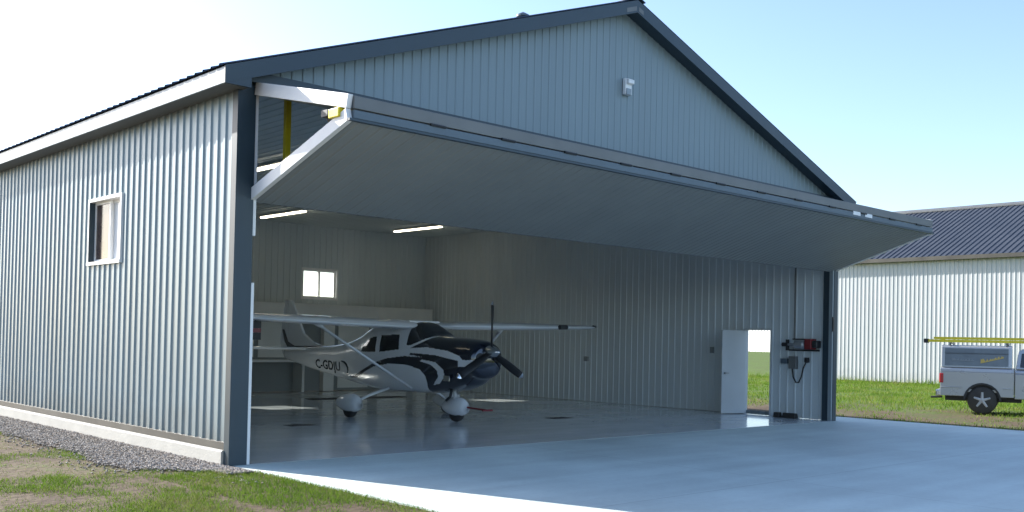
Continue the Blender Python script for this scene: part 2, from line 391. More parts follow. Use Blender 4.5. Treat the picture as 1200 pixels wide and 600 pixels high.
# ------------------------------------------------------------------ hangar
H = thing('aircraft_hangar', 'large grey corrugated metal hangar with navy trim and its wide bifold door open', 'hangar', (WX/2, D/2, 0))
PITCH_ = (7.93 - 5.13) / (WX/2 + .35)           # roof slope
def roof_z(x): return 7.93 - abs(x - WX/2)*PITCH_     # top of roof
OV, OVF = .35, .28                                   # eave and gable overhang
WIN_L = (3.76, 5.05, 2.86, 3.86)                      # y0,y1,z0,z1 in the left wall
WIN_B = [(3.35, 4.65, 2.93, 3.81), (10.42, 11.66, 2.93, 3.81)]   # x0,x1,z0,z1 in the back wall
SDOOR = (1.70, 2.40, .02, 2.10)                       # y0,y1,z0,z1 in the right wall
ZC = 5.21                                            # ceiling liner
# outer skins
w = MB(); ribbed(w, .02, D, .215, lambda u, d, z: (-.0-d, u, z), .28, 5.05, [WIN_L], h=.021, wb=.085, wt=.045); w.build('left_wall', M['clad'], H)
w = MB(); ribbed(w, .02, D, .215, lambda u, d, z: (WX+d, u, z), .10, 5.05, [SDOOR]); w.build('right_wall', M['clad'], H)
w = MB(); ribbed(w, .02, WX-.02, .215, lambda u, d, z: (u, D+d, z), .10, lambda u: roof_z(u)-.12, WIN_B, extra=(WX/2,)); w.build('back_wall', M['clad'], H)
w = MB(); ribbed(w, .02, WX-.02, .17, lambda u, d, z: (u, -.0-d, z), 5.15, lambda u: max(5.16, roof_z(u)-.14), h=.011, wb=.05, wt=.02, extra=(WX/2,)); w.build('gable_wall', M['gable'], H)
# inner liners (white ribbed sheet, ribs point inwards)
IN = .18
w = MB(); ribbed(w, .25, D-IN, .215, lambda u, d, z: (IN+d, u, z), .01, ZC, [WIN_L], h=.018); w.build('interior_liner', M['liner'], H)
w = MB(); ribbed(w, .25, D-IN, .215, lambda u, d, z: (WX-IN*.2-d, u, z), .01, ZC, [SDOOR], h=.018); w.build('interior_liner', M['liner'], H)
w = MB(); ribbed(w, IN, WX-.03, .215, lambda u, d, z: (u, D-IN-d, z), .01, ZC, WIN_B, h=.018); w.build('interior_liner', M['liner'], H)
w = MB(); ribbed(w, IN, WX-.03, .215, lambda u, d, z: (u, z, ZC-d), .22, D-IN, h=.016); w.build('ceiling', M['liner'], H)
# roof
for sgn in (-1, 1):
    w = MB()
    def place(u, d, t, sgn=sgn):
        x = WX/2 + sgn*t; return (x, u, roof_z(x) + .012 + d)
    ribbed(w, -OVF-.02, D+OVF, .23, place, .02, WX/2+OV+.03, h=.03)
    w.build('roof', M['roof'], H)
w = MB()
w.prism([(-.2, -.2*PITCH_+.045), (0, .045), (.2, -.2*PITCH_+.045), (.2, -.2*PITCH_+.058), (0, .060), (-.2, -.2*PITCH_+.058)], -OVF-.03, D+OVF, lambda p, q, t: (WX/2+p, t, 7.93+q+.01)); w.build('ridge_cap', M['navy'], H)
# rake trims: front face + soffit under the overhang
for sgn in (-1, 1):
    w = MB()
    X0, X1 = WX/2, WX/2 + sgn*(WX/2+OV)
    def rk(x, dz): return roof_z(x) + dz
    for dz0, dz1, y0, y1 in ((-.225, .0, -OVF-.015, -OVF+.025),):
        P = [(X0, y0, rk(X0, dz0)), (X1, y0, rk(X1, dz0)), (X1, y0, rk(X1, dz1)), (X0, y0, rk(X0, dz1))]
        Q = [(p[0], y1, p[2]) for p in P]
        w.poly(P); w.poly(Q[::-1])
        for j in range(4): w.quad(P[j], Q[j], Q[(j+1) % 4], P[(j+1) % 4])
    w.quad((X0, -OVF+.025, rk(X0, -.19)), (X1, -OVF+.025, rk(X1, -.19)), (X1, .0, rk(X1, -.19)), (X0, .0, rk(X0, -.19)))
    w.build('rake_trim', M['navy'], H)
# eave fascias + soffits
for sgn, xw in ((-1, 0.0), (1, WX)):
    xo = xw + sgn*OV; w = MB()
    w.box(min(xo, xo-sgn*.03), max(xo, xo-sgn*.03), -OVF+.03, D+OVF, HE+.01, 5.115); w.build('eave_fascia', M['fascia'], H)
    w = MB(); w.box(min(xw-sgn*.03, xo-sgn*.032), max(xw-sgn*.03, xo-sgn*.032), -OVF+.03, D+OVF, HE+.02, HE+.05); w.build('soffit', M['panel_edge'], H)
# boxed return of the eave at the front corners
for sgn, xw in ((-1, 0.0), (1, WX)):
    xo = xw + sgn*(OV+.002); w = MB()
    xa, xb = sorted((xo, xw - sgn*.02))
    w.box(xa, xb, -OVF-.012, -OVF+.028, HE+.005, 5.10); w.build('eave_return', M['navy'], H)
# corner trims, jambs, header
w = MB(); w.prism([(-.035, .10), (-.035, -.04), (.225, -.04), (.225, .0), (-.0, .0), (-.0, .10)], .0, 5.0, lambda p, q, t: (p, q, t)); w.build('corner_trim', M['navy'], H)
w = MB(); w.prism([(WX+.035, .10), (WX+.035, -.04), (WX-.12, -.04), (WX-.12, .0), (WX+.0, .0), (WX, .10)], .0, 5.0, lambda p, q, t: (p, q, t)); w.build('corner_trim', M['navy'], H)
w = MB(); w.box(.18, .225, .004, .24, 0.003, 5.1); w.build('door_jamb', M['navy'], H)
w = MB(); w.box(WX-.12, WX-.05, .004, .24, 0.003, 5.1); w.build('door_jamb', M['navy'], H)
for z0, z1 in ((.0, 2.40), (3.02, 5.02)):
    w = MB(); w.box(.227, .272, -.03, .06, z0+.004, z1); w.build('door_track', M['white'], H)
w = MB(); w.box(WX-.175, WX-.125, -.03, .06, .004, 3.7); w.build('door_track', M['fascia'], H)
w = MB(); w.box(.0, WX, -.085, .0, 5.045, 5.185); w.box(.3, WX-.2, .002, .2, 5.05, 5.2); w.build('header_trim', M['navy'], H)
w = MB(); w.box(.227, WX-.12, -.06, .0, 5.02, 5.044); w.build('header_flashing', M['fascia'], H)
# foundation and base trim
w = MB()
w.prism([(-.075, -.1), (-.07, .17), (-.05, .192), (.0, .198), (.0, -.1)], .1, D, lambda p, q, t: (p, t, q)); w.build('foundation', M['found'], H)
for ya_, yb_ in ((.92, 1.62), (2.48, D)):
    w = MB(); w.box(WX, WX+.06, ya_, yb_, -.2, .1); w.build('foundation', M['found'], H)
w = MB(); w.prism([(-.03, .20), (-.03, .29), (.0, .30), (.0, .20)], .1, D, lambda p, q, t: (p-.004, t, q)); w.build('base_trim', M['wood'], H)
# windows
def slider(name_axis, place, a0, a1, z0, z1, pane_mats):
    """place(a, d, z): d = out of the wall"""
    f = MB()
    def bx(a_, b_, d0, d1, zz0, zz1, mb=f):
        P = [place(aa, dd, zz) for zz in (zz0, zz1) for dd in (d0, d1) for aa in (a_, b_)]
        i = len(mb.v); mb.v += P
        for q in ((0,2,3,1),(4,5,7,6),(0,1,5,4),(2,6,7,3),(0,4,6,2),(1,3,7,5)): mb.f.append(tuple(i+j for j in q)); mb.mi.append(0)
    t = .055
    bx(a0-t, a1+t, -.20, .04, z1, z1+t); bx(a0-t, a1+t, -.20, .05, z0-t, z0); bx(a0-t, a0, -.20, .04, z0, z1); bx(a1, a1+t, -.20, .04, z0, z1)
    fr = f.build('window', M['white'], H)
    if name_axis == 'y':
        rv = MB(); bx(a1-.012, a1-.001, -.10, .035, z0+.002, z1-.002, rv); rv.build('shaded_reveal', M['navy'], fr)  # far jamb only: its shade is put in as a dark navy strip
    s = MB(); mid = (a0+a1)/2
    for (p, q, dd) in ((a0, mid+.03, -.12), (mid-.03, a1, -.075)):
        e = .045
        bx(p, p+e, dd-.02, dd+.02, z0, z1, s); bx(q-e, q, dd-.02, dd+.02, z0, z1, s); bx(p+e, q-e, dd-.02, dd+.02, z0, z0+e, s); bx(p+e, q-e, dd-.02, dd+.02, z1-e, z1, s)
    s.build('sash', M['white'], fr)
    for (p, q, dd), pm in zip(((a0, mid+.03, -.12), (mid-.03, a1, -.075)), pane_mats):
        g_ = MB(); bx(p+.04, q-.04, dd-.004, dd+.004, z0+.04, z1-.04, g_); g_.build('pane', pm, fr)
slider('y', lambda a_, d, z: (-d, a_, z), *WIN_L, (M['sunlit_pane'], M['brown_reflection']))
for wb in WIN_B: slider('x', lambda a_, d, z: (a_, D+d, z), *wb, (M['glass'], M['glass']))
# side door in the right wall: frame + leaf swung into the hangar
w = MB(); y0, y1, z0, z1 = SDOOR
w.box(WX-.06, WX+.05, y0-.05, y0, .0, z1+.05); w.box(WX-.06, WX+.05, y1, y1+.05, .0, z1+.05); w.box(WX-.06, WX+.05, y0, y1, z1, z1+.05)
w.build('side_door_frame', M['doorwhite'], H)
T = Matrix.Translation((WX-.075, y1+.02, 0)) @ Matrix.Rotation(R(72), 4, 'Z')      # hinge at the far jamb, leaf opened wide
leaf = MB(); leaf.box(-.045, 0, .0, .72, .02, 2.09, 0, T); lf = leaf.build('side_door', M['doorwhite'], H, bevel=.004)
hd = MB(); hd.box(-.10, -.045, .62, .66, 1.0, 1.04, 0, T); hd.box(-.10, -.085, .54, .66, 1.005, 1.035, 0, T); hd.build('handle', M['steel'], lf)
# bifold door: upper leaf out from the header, lower leaf folded back
XA, XB = .19, WX+.02
def leafpanel(name, P0, P1, th, side, mats, ribs_mat):
    """P0,P1 (y,z) ends of the outer face line; th thickness towards 'side' normal"""
    y0, z0 = P0; y1, z1 = P1; L = math.hypot(y1-y0, z1-z0); ey, ez = (y1-y0)/L, (z1-z0)/L; ny, nz = -ez*side, ey*side
    def at(s, d, x): return (x, y0+ey*s+ny*d, z0+ez*s+nz*d)
    core = MB(); ribbed(core, XA+.1, XB-.1, .17, lambda u, d, z: at(z, -d, u), .0, L, h=.009, wb=.05, wt=.02)
    core.prism([(0.004, .006), (L-.004, .006), (L-.004, th), (0.004, th)], XA+.07, XB-.07, lambda p, q, t: at(p, q, t))
    o = core.build(name, ribs_mat, H)
    for xa, xb in ((XA, XA+.07), (XB-.07, XB)):
        e = MB(); e.prism([(-.0, -.015), (L, -.015), (L, th+.01), (0, th+.01)], xa, xb, lambda p, q, t: at(p, q, t)); e.build('end_frame', M['white'], o, bevel=.004)
    return o, at, L
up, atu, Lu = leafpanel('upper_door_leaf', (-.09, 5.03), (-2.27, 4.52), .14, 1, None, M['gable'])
lo, atl, Ll = leafpanel('lower_door_leaf', (-2.27, 4.24), (.06, 3.48), .13, 1, None, M['doorskin'])
E2 = MB(); E2.box(XA+.07, XB-.05, -2.30, -2.262, 4.372, 4.522); E2.build('edge_rail', M['panel_edge'], up, bevel=.006)
E2 = MB(); E2.box(XA+.07, XB-.05, -2.305, -2.262, 4.255, 4.355); E2.build('edge_rail', M['panel_blue'], lo, bevel=.006)
E2 = MB(); E2.box(XA, XB, -2.315, -2.25, 4.222, 4.25); E2.build('edge_trim', M['navy'], lo)
for i in range(12):
    x = 1.5 + i*1.19
    hg = MB(); hg.box(x-.12, x+.12, -2.318, -2.306, 4.345, 4.378); hg.tube([(x-.12, -2.315, 4.362), (x+.12, -2.315, 4.362)], .016, 8); hg.build('hinge', M['dark'], up)
for x in (11.95, 12.42):  # added white plates, painted stand-ins for sky showing through the fold gaps
    hg = MB(); hg.box(x-.14, x+.14, -2.314, -2.306, 4.30, 4.37); hg.build('sky_gap_plate', M['white'], up)
hg = MB(); hg.box(XA-.03, XA+.2, -2.12, -1.90, 4.29, 4.40); hg.build('latch_block', M['yellow'], up, bevel=.01)
hg = MB(); hg.tube([(XA+.05, -2.02, 4.32), (XA+.05, -1.80, 4.30), (XA+.05, -1.74, 4.36)], .022, 8); hg.tube([(XA+.05, -1.80, 4.30), (XA+.05, -1.82, 4.10)], .012, 8); hg.box(XA-.0, XA+.12, -1.84, -1.70, 4.34, 4.42); hg.build('lift_cable_bracket', M['dark'], up)
# bottom seal of the lower leaf: dark edge that shows the ribs
E2 = MB(); E2.prism([(-.012, -.0), (.04, -.0), (.04, .13), (-.012, .13)], XA+.07, XB-.07, lambda p, q, t: atl(Ll-.02+p, q+.002, t)); E2.build('bottom_seal', M['black'], lo)
# sticker on the ridge end of the trim
w = MB(); y = -OVF-.019
for sgn, xa, xb in ((-1, .03, .30), (1, .03, .16)):
    x0_, x1_ = WX/2+sgn*xa, WX/2+sgn*xb
    w.quad((x0_, y, roof_z(x0_)-.19), (x1_, y, roof_z(x1_)-.19), (x1_, y, roof_z(x1_)-.11), (x0_, y, roof_z(x0_)-.11))
w.build('maker_plate', M['panel_edge'], H)

# roof vent
v = MB(); zv = roof_z(5.12)-.075; v.lathe([(.06, 0), (.06, .16)], (5.12, .05, zv-.02), (0,0,1), 14); v.lathe([(.11, .0), (.11, .03), (.02, .08)], (5.12, .05, zv+.13), (0,0,1), 14)
v.prism([(-.55, -.55*PITCH_), (.04, .04*PITCH_), (.04, .04*PITCH_+.06), (-.5, -.5*PITCH_+.06)], -.10, .20, lambda p, q, t: (5.10+p, t, zv+.035+q))
tag(v.build('roof_vent', M['panel_blue']), 'small capped vent pipe poking above the left slope of the hangar roof', 'roof vent')

# gable lamp
t = thing('wall_lamp', 'white box floodlight mounted high on the grey gable wall', 'wall lamp', (7.67, -.02, 6.3))
w = MB(); w.box(7.58, 7.76, -.10, -.022, 6.24, 6.54); w.build('housing', M['white'], t, bevel=.015)
w = MB(); w.prism([(-.10, 6.42), (-.16, 6.44), (-.16, 6.51), (-.10, 6.54)], 7.60, 7.76, lambda p, q, tt: (tt, p, q)); w.build('hood', M['white'], t, bevel=.01)
w = MB(); w.box(7.60, 7.72, -.118, -.1, 6.24, 6.35); w.build('lens', M['fascia'], t)

# ceiling lights
def tube_light(x, y, label):
    t = thing('fluorescent_light', label, 'ceiling light', (x, y, ZC-.02), 0, 'fluorescent strips under the hangar ceiling')
    b = MB(); b.prism([(-.06, 0), (-.09, -.05), (.09, -.05), (.06, 0)], y-1.2, y+1.2, lambda p, q, tt: (x+p, tt, ZC-.018+q)); b.build('fixture', M['white'], t)
    for dx in (-.035, .035):
        for s_ in (-1, 1):
            b = MB(); b.tube([(x+dx, y+s_*.03, ZC-.09), (x+dx, y+s_*1.18, ZC-.09)], .02, 8); b.build('lamp_tube', M['tube'], t)
    return t
tube_light(3.96, 5.95, 'lit fluorescent strip seen behind the yellow post, nearest the open door')
tube_light(8.28, 13.15, 'lit fluorescent strip left of the other rear one, near the door edge corner')
tube_light(12.95, 13.0, 'lit fluorescent strip nearest the rear right corner of the ceiling')

# yellow hanging post
yp = MB(); yp.box(.85, .93, .25, .30, 4.08, ZC-.0); yp.box(.87, .91, .30, .36, 4.08, ZC-.0); yp.box(.80, .98, .23, .38, ZC-.03, ZC-.018)
tag(yp.build('support_post', M['yellow'], bevel=.004), 'yellow steel strut hanging from the ceiling just inside the left of the door', 'post')

# ------------------------------------------------------------------ inside: storage partition
P = thing('storage_partition', 'low white storage partition with a pale top ledge along the rear wall', 'partition', (7.7, 14.9, 0))
w = MB(); w.box(.4, WX-.3, 14.72, 15.4, 2.26, 2.70); w.build('top_ledge', M['partition'], P, bevel=.01)
w = MB(); w.box(.4, WX-.3, 14.95, 15.38, .02, 2.255); w.build('back_panel', M['part_dark'], P)
for x in (2.2, 6.9, 10.95, 14.6):
    w = MB(); w.box(x-.19, x+.19, 14.74, 14.948, .02, 2.255); w.build('post', M['partition'], P)
w = MB(); w.box(.6, 9.9, 14.35, 14.948, .92, .99); w.box(.6, .68, 14.4, 14.945, .02, .918); w.box(5.2, 5.28, 14.4, 14.945, .02, .918); w.box(9.8, 9.88, 14.4, 14.945, .02, .918); w.build('workbench', M['partition'], P)
for x0 in (2.45, 3.95, 7.3, 8.6, 11.4, 12.95):
    w = MB(); w.box(x0, x0+1.15, 14.925, 14.947, 1.05 if x0 < 9.8 else .1, 2.2); w.build('cabinet_door', M['partition'], P)

# ------------------------------------------------------------------ aircraft
A = thing('light_aircraft', 'white high wing propeller aeroplane with black swoosh livery parked on the glossy hangar floor', 'aeroplane', (7.2, 5.95, 0))
CX = 7.2
ST = [  # y, half width, bottom, top, exponent
 (3.06, .35, .98, 1.58, 2.3), (3.12, .42, .93, 1.65, 2.4), (3.26, .46, .90, 1.70, 2.4), (3.45, .50, .77, 1.725, 2.5), (3.75, .53, .665, 1.745, 2.7), (4.2, .545, .60, 1.765, 3.0),
 (4.5, .555, .57, 1.79, 3.2), (4.65, .56, .56, 1.88, 3.2), (4.85, .565, .555, 1.985, 3.2), (5.05, .565, .55, 2.055, 3.3), (5.3, .57, .545, 2.085, 3.4), (6.0, .57, .54, 2.09, 3.4), (6.45, .55, .55, 2.07, 3.2),
 (6.8, .52, .575, 1.95, 2.9), (7.2, .46, .61, 1.77, 2.7), (7.8, .385, .68, 1.60, 2.5), (8.6, .30, .78, 1.50, 2.4), (9.5, .21, .90, 1.45, 2.3), (10.3, .13, 1.02, 1.42, 2.2), (10.9, .06, 1.12, 1.38, 2.1), (11.0, .03, 1.16, 1.36, 2)]
def stat(y):
    for i in range(len(ST)-1):
        if y <= ST[i+1][0] or i == len(ST)-2:
            a_, b_ = ST[i], ST[i+1]; t = min(1, max(0, (y-a_[0])/(b_[0]-a_[0])))
            # catmull smoothing of the neighbours
            p_, n_ = ST[max(0, i-1)], ST[min(len(ST)-1, i+2)]
            out = []
            for k in range(1, 5):
                h1 = b_[0]-a_[0]
                m1 = (b_[k]-p_[k])/max(1e-6, b_[0]-p_[0])*h1; m2 = (n_[k]-a_[k])/max(1e-6, n_[0]-a_[0])*h1
                t2, t3 = t*t, t**3
                out.append((2*t3-3*t2+1)*a_[k] + (t3-2*t2+t)*m1 + (-2*t3+3*t2)*b_[k] + (t3-t2)*m2)
            return out
def skin(y, th, off=0.0):
    hw, zb, zt, n = stat(y); zc, hh = (zb+zt)/2, (zt-zb)/2
    c, s = math.cos(th), math.sin(th)
    cx_ = math.copysign(abs(c)**(2/n), c); sx_ = math.copysign(abs(s)**(2/n), s)
    cabin = max(0, min(1, (y-4.4)/.5)) * max(0, min(1, (7.6-y)/.8))
    hw2 = hw*(1 - .16*cabin*max(0, sx_))
    return Vector((CX + (hw2+off)*cx_, y, zc + (hh+off)*sx_))
def inpoly(y, z, poly):
    c = False; j = len(poly)-1
    for i in range(len(poly)):
        (a1, b1), (a2, b2) = poly[i], poly[j]
        if (b1 > z) != (b2 > z) and y < (a2-a1)*(z-b1)/(b2-b1)+a1: c = not c
        j = i
    return c
SW = [(7.521,.782),(7.175,.836),(6.839,.945),(6.253,1.148),(5.779,1.263),(5.136,1.33),(4.517,1.325),(3.84,1.265),(3.271,1.18),(2.6,1.165),(2.5,.5),(3.018,.50),(3.817,.50),(4.533,.50),(4.393,.771),(4.399,.93),(4.595,1.071),(5.039,1.153),(5.681,1.154),(6.25,1.069),(6.836,.876),(7.138,.779)]
CR = [(4.516,1.277),(4.088,1.231),(3.833,1.083),(3.811,.943),(4.03,.788),(4.222,.758),(4.01,.935),(4.031,1.06),(4.229,1.174),(4.601,1.237)]
CT = [(4.963,1.50),(4.615,1.63),(4.35,1.78),(3.856,1.9),(3.0,1.9),(2.5,1.9),(2.5,1.1),(2.958,1.15),(3.271,1.18),(3.84,1.265),(4.517,1.325),(4.958,1.367),(4.915,1.40),(4.694,1.40),(4.093,1.373),(3.50,1.29),(3.36,1.27),(3.32,1.31),(3.40,1.38),(3.765,1.475),(4.439,1.534)]
WS = [(5.09,2.2),(4.3,2.2),(4.42,1.80),(4.50,1.745),(4.66,1.665),(4.965,1.565),(5.085,1.56)]
W1 = [(6.05,1.76),(5.40,1.79),(5.34,1.47),(6.03,1.40)]
W2 = [(6.22,1.74),(6.20,1.39),(6.82,1.39),(6.72,1.54),(6.48,1.70)]
HK = [(7.79,1.161),(7.601,1.147),(7.481,1.085),(7.419,1.001),(7.439,.922),(7.54,.823),(7.60,.822),(7.52,.919),(7.512,.998),(7.562,1.062),(7.67,1.111),(7.789,1.137)]
ys = []; y = 3.06
while y < 11.0:
    ys.append(y); y += .014 if y < 8 else .05
ys.append(11.0)
NT = 264
body = MB(); panes = {'windshield': MB(), 'w1': MB(), 'w1b': MB(), 'w2': MB(), 'w2b': MB()}
def ring(y, off=0.0):
    fine = [skin(y, 2*math.pi*k/720, off) for k in range(721)]
    cum = [0.0]
    for p0, p1 in zip(fine, fine[1:]): cum.append(cum[-1] + (p1-p0).length)
    out = []; j = 0
    for k in range(NT):
        t = cum[-1]*(k+.5)/NT
        while cum[j+1] < t: j += 1
        out.append(fine[j].lerp(fine[j+1], (t-cum[j])/max(1e-9, cum[j+1]-cum[j])))
    return out
grid = [ring(y) for y in ys]; gridO = [ring(y, .004) for y in ys]
for row in grid: body.v += [tuple(p) for p in row]
for i in range(len(ys)-1):
    yc = (ys[i]+ys[i+1])/2
    for k in range(NT):
        k2 = (k+1) % NT
        c = (grid[i][k]+grid[i][k2]+grid[i+1][k]+grid[i+1][k2])/4
        y_, z_ = c.y, c.z; side = c.x < CX; key = None
        if inpoly(y_, z_, WS): key = 'windshield'
        elif abs(c.x-CX) > .3 and inpoly(y_, z_, W1): key = 'w1' if side else 'w1b'
        elif abs(c.x-CX) > .25 and inpoly(y_, z_, W2): key = 'w2' if side else 'w2b'
        if key:
            panes[key].quad(gridO[i][k], gridO[i][k2], gridO[i+1][k2], gridO[i+1][k])
        mi = 0
        if inpoly(y_, z_, CR) or (y_ < 3.42 and 1.16 < z_ < 1.30): mi = 0
        elif inpoly(y_, z_, SW) or inpoly(y_, z_, CT) or inpoly(y_, z_, HK): mi = 1
        elif z_ < .585 and 4.4 < y_ < 7.0: mi = 1
        if key: mi = 1
        body.f.append((i*NT+k, (i+1)*NT+k, (i+1)*NT+k2, i*NT+k2)); body.mi.append(mi)
body.f.append(tuple(range(NT))); body.mi.append(1)
L0 = (len(ys)-1)*NT; body.f.append(tuple(L0+k for k in reversed(range(NT)))); body.mi.append(0)
fus = body.build('fuselage', [M['plane_white'], M['plane_dark']], A, smooth=True)
panes['windshield'].build('windshield', M['tint'], A, smooth=True)
for k in ('w1', 'w1b', 'w2', 'w2b'): panes[k].build('cabin_window', M['tint'], A, smooth=True)
# cowl intakes, exhaust
for s in (-1, 1):
    w = MB(); w.tube([(CX+s*.23, 3.04, 1.36), (CX+s*.23, 3.07, 1.36)], .085, 14, flat=1.2); w.build('air_intake', M['black'], fus)
w = MB(); w.tube([(CX-.2, 3.95, .68), (CX-.2, 4.0, .52), (CX-.2, 4.12, .44)], .03, 10); w.build('exhaust_pipe', M['dark'], fus)
w = MB(); w.box(CX-.552, CX-.536, 3.62, 3.80, .86, .97); w.build('maker_emblem', M['chrome'], fus)
# door outline and handle
w = MB(); w.box(CX-.582, CX-.568, 5.92, 6.04, 1.17, 1.195); w.build('door_handle', M['chrome'], fus)
# wings: tapered aerofoil, one piece across the cabin
def aerofoil(n=14):
    P_ = []
    for i in range(n+1):
        x = .5*(1-math.cos(math.pi*i/n)); t = .6*(.2969*math.sqrt(x)-.126*x-.3516*x*x+.2843*x**3-.1015*x**4); c = .04*4*x*(1-x)*.6
        P_.append((x, c+t))
    for i in range(n, -1, -1):
        x = .5*(1-math.cos(math.pi*i/n)); t = .6*(.2969*math.sqrt(x)-.126*x-.3516*x*x+.2843*x**3-.1015*x**4); c = .04*4*x*(1-x)*.6
        P_.append((x, c-t))
    return P_
AF = aerofoil()
def wing(sgn):
    w = MB(); secs = []
    for x, le, ch, z, th in ((.3, 5.0, 1.63, 2.03, 1), (.9, 5.0, 1.63, 2.035, 1), (2.55, 5.0, 1.63, 2.065, .95), (4.2, 5.03, 1.32, 2.085, .9), (5.25, 5.06, 1.10, 2.10, .85), (5.42, 5.12, .95, 2.105, .7), (5.50, 5.25, .70, 2.11, .4)):
        secs.append([Vector((CX+sgn*x, le+p*ch, z+(q-.035)*ch*th)) for p, q in AF])
    n = len(AF); i0 = 0
    for s_ in secs: w.v += [tuple(p) for p in s_]
    for j in range(len(secs)-1):
        for k in range(n):
            w.f.append((j*n+k, j*n+(k+1) % n, (j+1)*n+(k+1) % n, (j+1)*n+k)); w.mi.append(0)
    w.f.append(tuple(range(n))); w.f.append(tuple((len(secs)-1)*n+k for k in range(n))); w.mi += [0, 0]
    o = w.build('wing', M['plane_white'], A, smooth=True)
    return o
for s in (-1, 1):
    wo = wing(s)
    w = MB(); w.tube([(CX+s*2.52, 5.45, 1.955), (CX+s*.56, 4.85, .66)], .055, 12, flat=.45, up=(0, 1, 0)); w.build('wing_strut', M['plane_white'], A, smooth=True)
    w = MB(); w.tube([(CX+s*2.40, 5.43, 1.90), (CX+s*2.58, 5.48, 2.0)], .085, 10, flat=.5, up=(0, 1, 0)); w.build('strut_fairing', M['plane_white'], A, smooth=True)
    if s > 0: w = MB(); w.tube([(CX+s*4.0, 4.988, 2.055), (CX+s*4.26, 5.0, 2.06)], .055, 10); w.build('landing_light', M['dark'], wo)
    w = MB(); w.tube([(CX+s*5.40, 5.17, 2.10), (CX+s*5.52, 5.22, 2.105)], .04, 10); w.build('tip_light', M['dark'], wo)
    w = MB()
    for xa, xb, yy in ((.75, 2.6, 6.33), (2.75, 5.1, 6.18)):
        w.box(CX+min(s*xa, s*xb), CX+max(s*xa, s*xb), yy, yy+.012, 1.985, 1.99)
    w.build('flap_hinge', M['panel_edge'], wo)
w = MB(); w.box(CX-.42, CX+.42, 5.15, 6.62, 2.03, 2.10); w.build('wing_centre', M['plane_white'], A, bevel=.03)
# tail
def slab(name, pts, x0, x1, th, mat_, vert):
    """vert: outline in (y,z), thickness along x;  else outline in (x,y) at height"""
    w = MB()
    if vert: w.prism(pts, x0-th/2, x0+th/2, lambda p, q, t: (t, p, q))
    else: w.prism(pts, x1-th/2, x1+th/2, lambda p, q, t: (p, q, t))
    return w.build(name, mat_, A, bevel=th*.42)
fin = slab('tail_fin', [(9.0, 1.46), (9.6, 1.56), (10.05, 1.78), (10.66, 2.62), (10.83, 2.64), (10.83, 1.36), (9.5, 1.36)], CX, 0, .07, M['plane_white'], True)
rud = slab('rudder', [(10.84, 2.64), (11.0, 2.64), (11.22, 1.55), (11.06, 1.22), (10.84, 1.30)], CX, 0, .055, M['plane_white'], True)
w = MB()
FN = [(11.14, 1.87), (11.07, 1.87), (10.95, 1.561), (10.80, 1.42), (10.45, 1.36), (9.8, 1.385), (8.7, 1.47), (8.7, 1.49), (9.9, 1.46), (10.45, 1.455), (10.776, 1.56), (10.98, 1.87)]
for s in (-1, 1):
    w.prism(FN, s*.036, s*.042, lambda p, q, t: (CX+t*(1 if p > 9.4 else 1.0), p, q))
w.build('fin_stripe', M['plane_dark'], fin)
for s in (-1, 1):
    slab('stabiliser', [(CX+s*.08, 9.75), (CX+s*1.85, 10.0), (CX+s*1.98, 10.15), (CX+s*1.98, 10.72), (CX+s*.12, 10.78)], 0, 1.40, .07, M['plane_white'], False)
w = MB(); w.tube([(CX+.1, 6.9, 1.93), (CX+.1, 7.1, 2.33)], [.012, .005], 6); w.build('antenna', M['plane_white'], A)
# registration letters on both sides
def text_mesh(body_, size):
    cu = bpy.data.curves.new('registration', 'FONT'); cu.body = body_; cu.size = size; cu.align_x = 'CENTER'; cu.extrude = 0; cu.shear = .0; cu.offset = .008; cu.space_character = 1.05
    to = bpy.data.objects.new('tmp', cu); COL.objects.link(to)
    dg = bpy.context.evaluated_depsgraph_get(); me = bpy.data.meshes.new_from_object(to.evaluated_get(dg))
    bpy.data.objects.remove(to); return me
for s in (-1, 1):
    me = text_mesh('C-GDJU', .43)
    import bmesh
    bm_ = bmesh.new(); bm_.from_mesh(me)
    bmesh.ops.triangulate(bm_, faces=bm_.faces[:])
    for _ in range(3):
        bmesh.ops.subdivide_edges(bm_, edges=[e for e in bm_.edges if e.calc_length() > .03], cuts=1); bmesh.ops.triangulate(bm_, faces=bm_.faces[:])
    bm_.to_mesh(me); bm_.free()
    me.materials.clear(); me.materials.append(M['plane_dark'])
    xs_ = [vv.co.x for vv in me.vertices]; zs_ = [vv.co.y for vv in me.vertices]
    for vv in me.vertices:
        tx = ((vv.co.x-min(xs_))/(max(xs_)-min(xs_))-.5)*1.26; tz = (vv.co.y-min(zs_))/(max(zs_)-min(zs_))*.29
        y = 8.47 + (-tx if s < 0 else tx); z = .855 + tz + (y-8.47)*.03
        hw, zb, zt, n = stat(y); zc, hh = (zb+zt)/2, (zt-zb)/2
        q = min(.97, abs((z-zc)/hh)); xx = hw*(1-q**n)**(1/n)
        vv.co = Vector((CX + s*(xx+.008), y, z))
    o = bpy.data.objects.new('registration', me); COL.objects.link(o); o.parent = A; o.matrix_parent_inverse = parent_inv(A)
